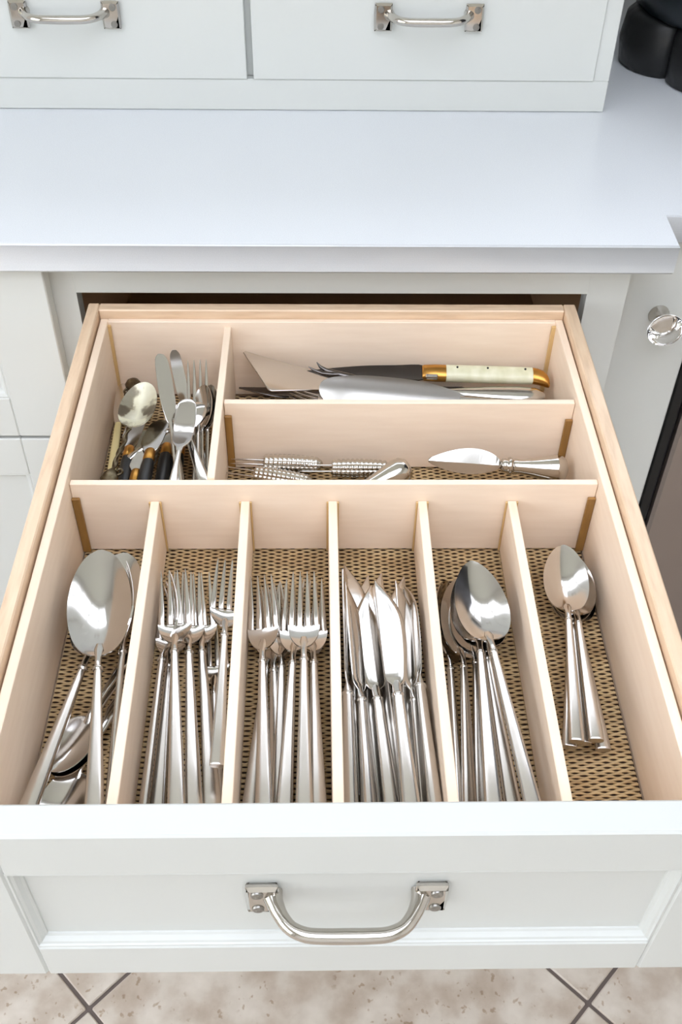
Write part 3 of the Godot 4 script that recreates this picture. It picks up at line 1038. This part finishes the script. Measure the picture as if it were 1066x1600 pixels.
func build_small_pieces() -> void:  # the jumble in the left rear tray
	# tarnished ornate spoons with twisted stems
	var a := thing("sugar_spoon", "tarnished ornate spoon with a stained oval bowl and twisted stem", "spoon")
	part("bowl", bowl_shape(0.003, 0.054, 0.0165, 0.0085, 0.95, 0.002), mat.stained, a)
	var s := Shape.new()
	var rings := []
	for i in 41:
		var t := i / 40.0
		var r := oval(0, 0.001 * sin(t * PI), 0.050 * t, 0.0027, 0.0014, 10, 2.5)
		var tw := Transform3D(Basis(Vector3.BACK, t * 11.0), Vector3.ZERO)
		for j in r.size():
			r[j] = tw * r[j]
		rings.append(r)
	loft(s, rings)
	part("twisted_stem", s, mat.tarnish, a)
	s = rod(Shape.new(), [[0.048, 0, 0.002, 0.002], [0.051, 0, 0.0048, 0.004], [0.055, 0, 0.0075, 0.005], [0.061, 0, 0.0085, 0.005], [0.066, 0, 0.006, 0.004], [0.068, 0, 0.002, 0.002]], 16)
	var scroll := []
	var rr := []
	for i in 22:
		var t := i / 21.0
		var q := t * 5.5
		scroll.append(Vector3(0.0065 + 0.004 * (1.0 - t * 0.7) * sin(q), 0.001, 0.050 + 0.004 * (1.0 - t * 0.7) * cos(q)))
		rr.append(0.0012)
	tube(s, scroll, rr, 8, 30)
	part("finial", s, mat.tarnish, a)
	aim(a, p(-0.1955, -0.127, 0.155), p(-0.206, -0.138, 0.203), 0)
	var b: Node3D = a.duplicate()
	b.name = numbered("sugar_spoon")
	add_child(b)
	aim(b, p(-0.196, -0.160, 0.115), p(-0.2065, -0.150, 0.060), 0)
	tag(b, "second tarnished ornate spoon, only its scrolled end seen behind the stained bowl", "spoon", "tarnished ornate spoons")
	a.set_meta("group", "tarnished ornate spoons")

	a = thing("bone_knife", "small knife with a flat yellowed bone handle along the left board", "knife")
	part("blade", spread(0.06, 0.007), mat.steel, a)
	part("handle", grip(0.095, 0.0042, 0.0028, 3.5), mat.bone_yellow, a)
	aim(a, p(-0.2155, -0.156, 0.112), p(-0.2125, -0.162, 0.20))

	# black-handled cheese knives with brass ferrules
	var spots := [
		[p(-0.198, -0.151, 0.156), p(-0.198, -0.157, 0.24), 0.0, 0.05, 0.009, "black-handled cheese knife with a brass ferrule, right under the stained bowl"],
		[p(-0.1745, -0.139, 0.174), p(-0.178, -0.147, 0.25), 14.0, 0.040, 0.0115, "black-handled spreader with a broad pinkish blade, uppermost of the black handles"],
		[p(-0.1865, -0.149, 0.192), p(-0.188, -0.160, 0.25), 0.0, 0.026, 0.0075, "black-handled knife with a short rounded bright blade between two black handles"],
		[p(-0.163, -0.153, 0.150), p(-0.162, -0.158, 0.25), 15.0, 0.06, 0.009, "black-handled cheese knife right of the broad spreader, blade buried under the pile"],
		[p(-0.151, -0.158, 0.145), p(-0.1535, -0.162, 0.25), -10.0, 0.05, 0.009, "black-handled cheese knife lowest in the tray, under the flat-headed server"]]
	for q in spots:
		a = thing("cheese_knife", q[5], "knife", Vector3.ZERO, "black-handled cheese knives")
		part("blade", spread(q[3], q[4], 0.0006, 0.004), mat.steel, a)
		part("ferrule", rod(Shape.new(), [[-0.002, 0, 0.0040, 0.0034], [0.0, 0, 0.0052, 0.0045], [0.011, 0, 0.0058, 0.0050], [0.0125, 0, 0.0054, 0.0046]], 18), mat.brass, a)
		part("handle", rod(Shape.new(), [[0.0126, 0, 0.0052, 0.0046], [0.02, 0, 0.0062, 0.0054], [0.045, 0, 0.0066, 0.0056], [0.060, 0, 0.0064, 0.0054], [0.064, 0, 0.005, 0.004]], 18, 2.4), mat.ebony, a)
		aim(a, q[0], q[1], q[2])

	a = thing("butter_spreader", "butter spreader with a long pale round-ended blade pointing to the back wall", "knife")
	part("blade", spread(0.074, 0.0075), mat.steel, a)
	part("handle", rod(Shape.new(), [[-0.001, 0, 0.003, 0.0012], [0.012, 0, 0.0026, 0.0022], [0.05, 0, 0.0045, 0.0024], [0.075, 0, 0.0052, 0.0024], [0.078, 0, 0.003, 0.0015]], 14), mat.steel, a)
	aim(a, p(-0.1555, -0.122, 0.150), p(-0.143, -0.150, 0.21), -14)
	a = thing("butter_knife", "brownish knife blade standing between the butter spreader and the small fork", "knife")
	part("blade", spread(0.070, 0.0062), mat.steel, a)
	part("handle", grip(0.07, 0.005, 0.003), mat.steel, a)
	aim(a, p(-0.147, -0.138, 0.108), p(-0.133, -0.158, 0.165), 12)
	a = thing("cocktail_fork", "small fork with four long tines up against the back board of the rear tray", "fork")
	part("tines", tines_shape(0.012, 0.016, 0.050, 0.0108, 0.0092, 0.003, 0.006, 0.001, 0.7), mat.steel, a)
	part("handle", rod(Shape.new(), [[-0.001, 0, 0.0028, 0.0024], [0.03, 0, 0.003, 0.0022], [0.07, 0, 0.0050, 0.0022], [0.085, 0, 0.0055, 0.002], [0.088, 0, 0.003, 0.0012]], 14), mat.steel, a)
	aim(a, p(-0.1325, -0.134, 0.138), p(-0.127, -0.150, 0.22), 0)
	a = thing("small_server", "flat-headed server with a bright shoulder, on top of the jumble in the middle", "server")
	part("head", rod(Shape.new(), [[0.0, 0, 0.0024, 0.0018], [-0.006, 0.0, 0.0034, 0.0013], [-0.012, -0.001, 0.0075, 0.0010], [-0.018, -0.0022, 0.0094, 0.0009], [-0.027, -0.0034, 0.0098, 0.0008], [-0.029, -0.0036, 0.0099, 0.0008], [-0.040, -0.0020, 0.0104, 0.0008], [-0.054, 0.0006, 0.0100, 0.0008], [-0.062, 0.002, 0.0088, 0.0007], [-0.066, 0.0028, 0.0062, 0.0006], [-0.0675, 0.003, 0.0025, 0.0004]], 24, 3.2), mat.steel, a)
	part("handle", rod(Shape.new(), [[-0.001, 0, 0.0024, 0.0018], [0.02, 0.0005, 0.0028, 0.0017], [0.042, 0, 0.0044, 0.0016], [0.047, 0, 0.0044, 0.0015], [0.049, 0, 0.002, 0.001]], 14), mat.steel, a)
	aim(a, p(-0.1425, -0.115, 0.202), p(-0.1445, -0.1185, 0.25), 0)
	a = thing("jam_spoon", "small spoon lying face down, rounded back beside the flat-headed server", "spoon")
	part("bowl", bowl_shape(0.004, 0.040, 0.0135, 0.006, 0.95, 0.001), mat.steel, a)
	part("handle", rod(Shape.new(), [[-0.001, 0, 0.0022, 0.0018], [0.02, 0, 0.0024, 0.0015], [0.045, 0, 0.0035, 0.0014], [0.048, 0, 0.002, 0.001]], 12), mat.steel, a)
	aim(a, p(-0.160, -0.134, 0.150), p(-0.20, -0.150, 0.175), 170)
	for k in 2:
		a = thing("small_spoon", ["small spoon on edge by the rear tray's upright divider, outer rim of two", "small spoon nested in the other one against the upright divider"][k], "spoon", Vector3.ZERO, "spoons against the upright divider")
		part("bowl", bowl_shape(0.004, 0.050, 0.0150, 0.006, 0.95, 0.001), mat.steel, a)
		part("handle", rod(Shape.new(), [[-0.001, 0, 0.0022, 0.0018], [0.03, 0, 0.0024, 0.0015], [0.07, 0, 0.0045, 0.0014], [0.075, 0, 0.002, 0.001]], 12), mat.steel, a)
		aim(a, p(-0.1275 + 0.0055 * k, -0.136, 0.149), p(-0.1235 + 0.004 * k, -0.158, 0.222), 48)
	for k in 2:
		a = thing("flat_handled_knife", ["plain knife with a flat bright handle slanting to the front right", "narrow bright flat handle at the right, beside the upright divider"][k], "knife", Vector3.ZERO, "flat-handled knives")
		part("blade", spread(0.045, 0.006), mat.steel, a)
		part("handle", rod(Shape.new(), [[-0.002, 0, 0.0030, 0.0012], [0.006, 0, 0.0034, 0.0013], [0.05, 0, 0.0058 - 0.0015 * k, 0.0014], [0.064, 0, 0.0060 - 0.0015 * k, 0.0013], [0.066, 0, 0.004, 0.001]], 14, 3.0), mat.steel, a)
		aim(a, [p(-0.1385, -0.131, 0.164), p(-0.130, -0.146, 0.160)][k], [p(-0.1215, -0.138, 0.212), p(-0.116, -0.148, 0.20)][k], [0, 8][k])


func build_long_pieces() -> void:  # the rear right tray
	var a := thing("cake_server", "cake server with a broad wedge blade, wide end towards the upright divider", "server")
	var o := PackedVector2Array([Vector2(-0.0035, 0.0), Vector2(-0.027, -0.093), Vector2(-0.0255, -0.0965), Vector2(0.0345, -0.1245), Vector2(0.0365, -0.1225), Vector2(0.0035, 0.0)])
	part("blade", plate(Shape.new(), o, -0.0008, 0.0008, 0.0003), mat.steel, a)
	part("handle", rod(Shape.new(), [[-0.004, 0, 0.0036, 0.0014], [0.004, 0, 0.0032, 0.0026], [0.05, 0, 0.005, 0.004], [0.095, 0, 0.0068, 0.0048], [0.1, 0, 0.004, 0.003]], 16), mat.steel, a)
	aim(a, p(0.030, -0.1440, 0.0685), p(0.14, -0.162, 0.0685), -2)

	a = thing("carving_fork", "dark two-pronged carving fork with its tips raised, lying across the long knife blade", "fork", p(-0.004, -0.126, 0.068))
	var s := Shape.new()
	var b := a.position
	tube(s, [p(-0.0167, -0.1150, 0.0647) - b, p(-0.0132, -0.1195, 0.0662) - b, p(-0.0080, -0.1232, 0.0672) - b, p(0.0000, -0.1262, 0.0676) - b, p(0.010, -0.1275, 0.0690) - b], [0.0004, 0.0016, 0.0026, 0.0034, 0.0030], 10)
	tube(s, [p(-0.0250, -0.1158, 0.0712) - b, p(-0.0190, -0.1198, 0.0722) - b, p(-0.0120, -0.1235, 0.0722) - b, p(-0.0020, -0.1264, 0.0704) - b, p(0.010, -0.1275, 0.0690) - b], [0.0004, 0.0016, 0.0026, 0.0034, 0.0030], 10, 3)
	part("prongs", s, mat.reflection_dark_steel, a)
	s = Shape.new()
	tube(s, [p(0.004, -0.1270, 0.0685) - b, p(0.018, -0.1292, 0.0705) - b, p(0.033, -0.1315, 0.0740) - b, p(0.060, -0.1385, 0.0775) - b, p(0.090, -0.1480, 0.0800) - b], [0.0038, 0.0034, 0.0032, 0.003, 0.003], 12)
	part("shaft", s, mat.reflection_dark_steel, a)
	s = Shape.new()
	tube(s, [p(0.090, -0.1480, 0.0800) - b, p(0.094, -0.149, 0.0802) - b, p(0.13, -0.160, 0.083) - b, p(0.170, -0.1695, 0.086) - b, p(0.175, -0.1705, 0.0863) - b], [0.004, 0.0055, 0.0065, 0.006, 0.004], 14)
	part("handle", s, mat.bone, a)

	a = thing("carving_knife", "long dark-bladed carving knife with a pinned bone handle and brass ends", "knife")
	var o2 := smooth_outline([Vector2(0.0085, 0.0), Vector2(0.0080, -0.03), Vector2(0.0060, -0.065), Vector2(0.0015, -0.100), Vector2(-0.0035, -0.130), Vector2(-0.0068, -0.148), Vector2(-0.0085, -0.145), Vector2(-0.0092, -0.115), Vector2(-0.0090, -0.07), Vector2(-0.0088, -0.03), Vector2(-0.0085, 0.0)], 4)
	part("blade", plate(Shape.new(), o2, -0.0009, 0.0009, 0.0004), mat.reflection_dark_steel, a)
	part("bolster", rod(Shape.new(), [[-0.002, 0, 0.0080, 0.0035], [0.0, 0, 0.0088, 0.0058], [0.012, 0, 0.0094, 0.0068], [0.0225, 0, 0.0092, 0.0068]], 22, 2.4), mat.brass, a)
	part("clip", box(Shape.new(), Vector3(-0.0105, 0.0030, 0.001), Vector3(-0.0055, 0.0072, 0.0135), 0.0008), mat.steel, a)
	part("handle", rod(Shape.new(), [[0.0226, 0, 0.0091, 0.0067], [0.05, 0, 0.0092, 0.0069], [0.085, 0, 0.0093, 0.0069], [0.1125, 0.0, 0.0090, 0.0066]], 24, 2.5), mat.bone, a)
	for z in [0.034, 0.0655, 0.1045]:
		s = rod(Shape.new(), [[0.0, 0, 0.0011, 0.0011], [0.0009, 0, 0.0011, 0.0011], [0.0011, 0, 0.0008, 0.0008]], 12)
		s.moved(Transform3D(Basis(Vector3.RIGHT, -PI / 2), Vector3(0.0035, 0.0064, z)))
		part("pin", s, mat.ebony, a)
	var cap := []
	for q in [[0.1126, 0.0, 0.0089], [0.118, -0.0008, 0.0088], [0.1235, -0.0028, 0.0084], [0.1275, -0.0056, 0.0072], [0.1295, -0.0082, 0.0052], [0.1302, -0.0094, 0.0025]]:
		cap.append(oval(q[1], 0, q[0], q[2], q[2] * 0.75, 22, 2.4))
	part("end_cap", loft(Shape.new(), cap), mat.brass, a)
	aim(a, p(0.0945, -0.137, 0.0525), p(0.21, -0.1395, 0.0545), 20)
	a = thing("carving_knife", "second dark knife lying low along the back board, its tip out at the left", "knife")
	part("blade", blade_shape(0.004, 0.13, 0.0085, 0.0009), mat.reflection_dark_steel, a)
	part("handle", grip(0.11, 0.0075, 0.006), mat.ebony, a)
	aim(a, p(0.034, -0.172, 0.041), p(0.14, -0.173, 0.041), 180)

	a = thing("serving_fork", "steel serving piece whose long rounded handle lies below the bone-handled knife", "fork")
	part("handle", rod(Shape.new(), [[0.0, 0, 0.0036, 0.0026], [0.02, 0, 0.0060, 0.0036], [0.05, 0, 0.0090, 0.0046], [0.078, 0, 0.0100, 0.0048], [0.095, 0, 0.0088, 0.0042], [0.102, 0, 0.0055, 0.0028], [0.1045, 0, 0.0018, 0.001]], 24), mat.steel, a)
	part("tines", tines_shape(0.02, 0.025, 0.06, 0.012, 0.010, 0.004, 0.002, 0.001, 0.7), mat.steel, a)
	aim(a, p(0.114, -0.1445, 0.0755), p(0.219, -0.1475, 0.0765), 12)

	a = thing("pie_server", "wide pale spatula blade with a rounded end in front of the carving knife", "server")
	var q := smooth_outline([Vector2(-0.004, 0.0), Vector2(-0.012, -0.015), Vector2(-0.020, -0.045), Vector2(-0.0225, -0.085), Vector2(-0.021, -0.120), Vector2(-0.014, -0.140), Vector2(0.002, -0.146), Vector2(0.015, -0.138), Vector2(0.0215, -0.112), Vector2(0.0225, -0.085), Vector2(0.020, -0.045), Vector2(0.012, -0.015), Vector2(0.004, 0.0)], 4)
	part("blade", plate(Shape.new(), q, -0.0007, 0.0007, 0.0003), mat.steel, a)
	part("handle", rod(Shape.new(), [[-0.005, 0, 0.0038, 0.0012], [0.006, -0.0005, 0.003, 0.0024], [0.045, -0.003, 0.005, 0.0036], [0.078, -0.006, 0.0065, 0.004], [0.082, -0.006, 0.004, 0.0025]], 16), mat.steel, a)
	aim(a, p(0.131, -0.1290, 0.107), p(0.20, -0.134, 0.108), 10.5)

	a = thing("pickle_fork", "slim fork with short tines peeping out between the wedge blade and the spatula", "fork")
	part("tines", tines_shape(0.012, 0.014, 0.03, 0.0085, 0.0078, 0.002, 0.006, 0.0006, 0.7), mat.steel, a)
	part("handle", rod(Shape.new(), [[-0.001, 0, 0.0025, 0.002], [0.05, 0, 0.0035, 0.002], [0.1, 0, 0.005, 0.002], [0.104, 0, 0.003, 0.0012]], 14), mat.steel, a)
	aim(a, p(0.010, -0.163, 0.068), p(0.10, -0.172, 0.075), 10)


func cob(s: Shape, n: float, r: float) -> void:  # rows of kernels on a tapering cob
	var rings := []
	var na := 63
	var nz := 84
	for i in nz + 1:
		var t := i / float(nz)
		var body := r * (0.80 + 0.32 * sin(PI * minf(t * 0.75 + 0.12, 1.0))) * sqrt(clampf((1.0 - t) / 0.10, 0.02, 1.0)) * lerpf(1.0, 0.82, t)
		var ring := PackedVector3Array()
		for j in na:
			var ang := TAU * j / na
			var kz := absf(sin(PI * t * 13.0))
			var ka := absf(sin(ang * 4.5))
			var h := body * (0.86 + 0.16 * pow(kz, 0.45) * pow(ka, 0.45))
			ring.append(Vector3(cos(ang) * h, sin(ang) * h, t * n))
		rings.append(ring)
	loft(s, rings, 1)


func build_corn_and_cheese() -> void:  # the middle tray
	var spots := [
		[p(-0.068, -0.1625, 0.1635), p(-0.007, -0.1615, 0.1680), 0.0, 0.0085, "chrome corn holder shaped like a cob, lying nearest the tray's back board at left"],
		[p(-0.0765, -0.1660, 0.1765), p(-0.020, -0.1655, 0.1900), 20.0, 0.0088, "chrome corn holder in front of the first one, both pins towards the left divider"],
		[p(-0.002, -0.1605, 0.1745), p(0.052, -0.1590, 0.1765), 70.0, 0.0092, "chrome corn holder in the middle, tapering towards the round-ended spreader handle"],
		[p(-0.020, -0.1710, 0.1995), p(0.040, -0.1715, 0.1980), 40.0, 0.0082, "chrome corn holder lowest of the four, under the middle one"]]
	for q in spots:
		var a := thing("corn_holder", q[4], "corn holder", Vector3.ZERO, "corn holders")
		var s := Shape.new()
		cob(s, 0.058, q[3])
		part("cob", s, mat.nickel, a)
		for k in [-1, 1]:
			part("pin", rod(Shape.new(), [[0.002, 0, 0.0009, 0.0009], [-0.026, 0, 0.0009, 0.0009], [-0.033, 0, 0.0001, 0.0001]], 8).shifted(Vector3(k * 0.0032, 0, 0)), mat.steel, a)
		aim(a, q[0], q[1], q[2])
	var pear := [[0.0, 0, 0.0045, 0.0045], [0.002, 0, 0.0058, 0.0058], [0.008, 0, 0.0056, 0.0056], [0.020, 0, 0.0070, 0.0070], [0.032, 0, 0.0092, 0.0092], [0.041, 0, 0.0108, 0.0108], [0.047, 0, 0.0104, 0.0104], [0.051, 0, 0.0080, 0.0080], [0.053, 0, 0.0042, 0.0042], [0.0536, 0, 0.001, 0.001]]
	var rows := [
		[p(0.1700, -0.1495, 0.1835), p(0.2255, -0.1515, 0.1870), 0.0, "cheese knife with a broad leaf-shaped blade and a plump pear-shaped steel handle", 0],
		[p(0.018, -0.1560, 0.2150), p(0.076, -0.1480, 0.1840), 0.0, "spreader with a bulging round-ended steel handle, left of the leaf-bladed knife", 1],
		[p(0.155, -0.1690, 0.2060), p(0.21, -0.1690, 0.2100), 0.0, "slim steel cheese knife lying beneath the leaf-bladed one", 2]]
	for q in rows:
		var a := thing("cheese_knife", q[3], "knife", Vector3.ZERO, "pear-handled cheese knives")
		var s := Shape.new()
		rod(s, pear, 28)
		s.moved(Transform3D(Basis.from_scale([Vector3(1.28, 1.28, 1.0), Vector3(1.25, 1.25, 1.15), Vector3(0.72, 0.72, 1.0)][q[4]]), Vector3.ZERO))
		part("handle", s, mat.nickel, a)
		s = rod(Shape.new(), [[-0.0105, 0, 0.0050, 0.0050], [-0.0095, 0, 0.0066, 0.0066], [-0.006, 0, 0.0070, 0.0070], [-0.0048, 0, 0.0062, 0.0062], [-0.0042, 0, 0.0080, 0.0080], [-0.002, 0, 0.0088, 0.0088], [0.0002, 0, 0.0078, 0.0078], [0.0008, 0, 0.005, 0.005]], 28)
		if q[4] == 2:
			s.moved(Transform3D(Basis.from_scale(Vector3(0.7, 0.7, 1.0)), Vector3.ZERO))
		part("ferrule", s, mat.nickel, a)
		if q[4] == 0:
			var rings := []
			for i in 25:
				var t := i / 24.0
				var up := 0.0140 * pow(sin(PI * pow(t, 0.75) * 0.97 + 0.05), 0.8) + 0.0005
				var dn := 0.0100 * pow(sin(PI * pow(t, 0.9) * 0.97 + 0.05), 0.7) + 0.0005
				var r := PackedVector3Array([Vector3(up, 0, 0), Vector3(0.0, 0.0012, 0), Vector3(-dn, 0, 0), Vector3(0.0, -0.0012, 0)])
				for j in 4:
					r[j].z = -0.0100 - 0.070 * t
				rings.append(r)
			part("blade", loft(Shape.new(), rings, -1), mat.steel, a)
		else:
			part("blade", spread(0.055 if q[4] == 1 else 0.085, 0.008 if q[4] == 1 else 0.004).shifted(Vector3(0, 0, -0.009)), mat.steel, a)
		aim(a, q[0], q[1], [55.0, 0.0, 0.0][q[4]])


func build_pot() -> void:
	var a := thing("pot", "dark fluted iron pot with a glossy blue-black body behind the drawer cabinet", "pot", p(0.500, 0.0, -0.430))
	var rings := []
	for q in [[0.0, 0.965], [0.003, 1.0], [0.030, 1.03], [0.058, 1.0], [0.066, 0.93], [0.068, 0.86]]:
		var r := PackedVector3Array()
		for j in 120:
			var th := TAU * j / 120.0
			var f: float = 0.104 + 0.027 * pow(absf(sin(3.0 * (th - deg_to_rad(144.0)))), 0.65)
			r.append(Vector3(cos(th) * f * q[1], q[0], sin(th) * f * q[1]))
		rings.append(r)
	part("fluted_base", loft(Shape.new(), rings), mat.iron, a)
	rings = []
	for q in [[0.062, 0.098], [0.064, 0.112], [0.070, 0.119], [0.10, 0.131], [0.14, 0.138], [0.18, 0.139], [0.20, 0.136], [0.203, 0.131], [0.20, 0.127], [0.14, 0.128], [0.09, 0.118], [0.08, 0.05]]:
		var r := PackedVector3Array()
		for j in 72:
			var th := TAU * j / 72.0
			r.append(Vector3(cos(th) * q[1], q[0], sin(th) * q[1]))
		rings.append(r)
	part("body", loft(Shape.new(), rings), mat.enamel, a)
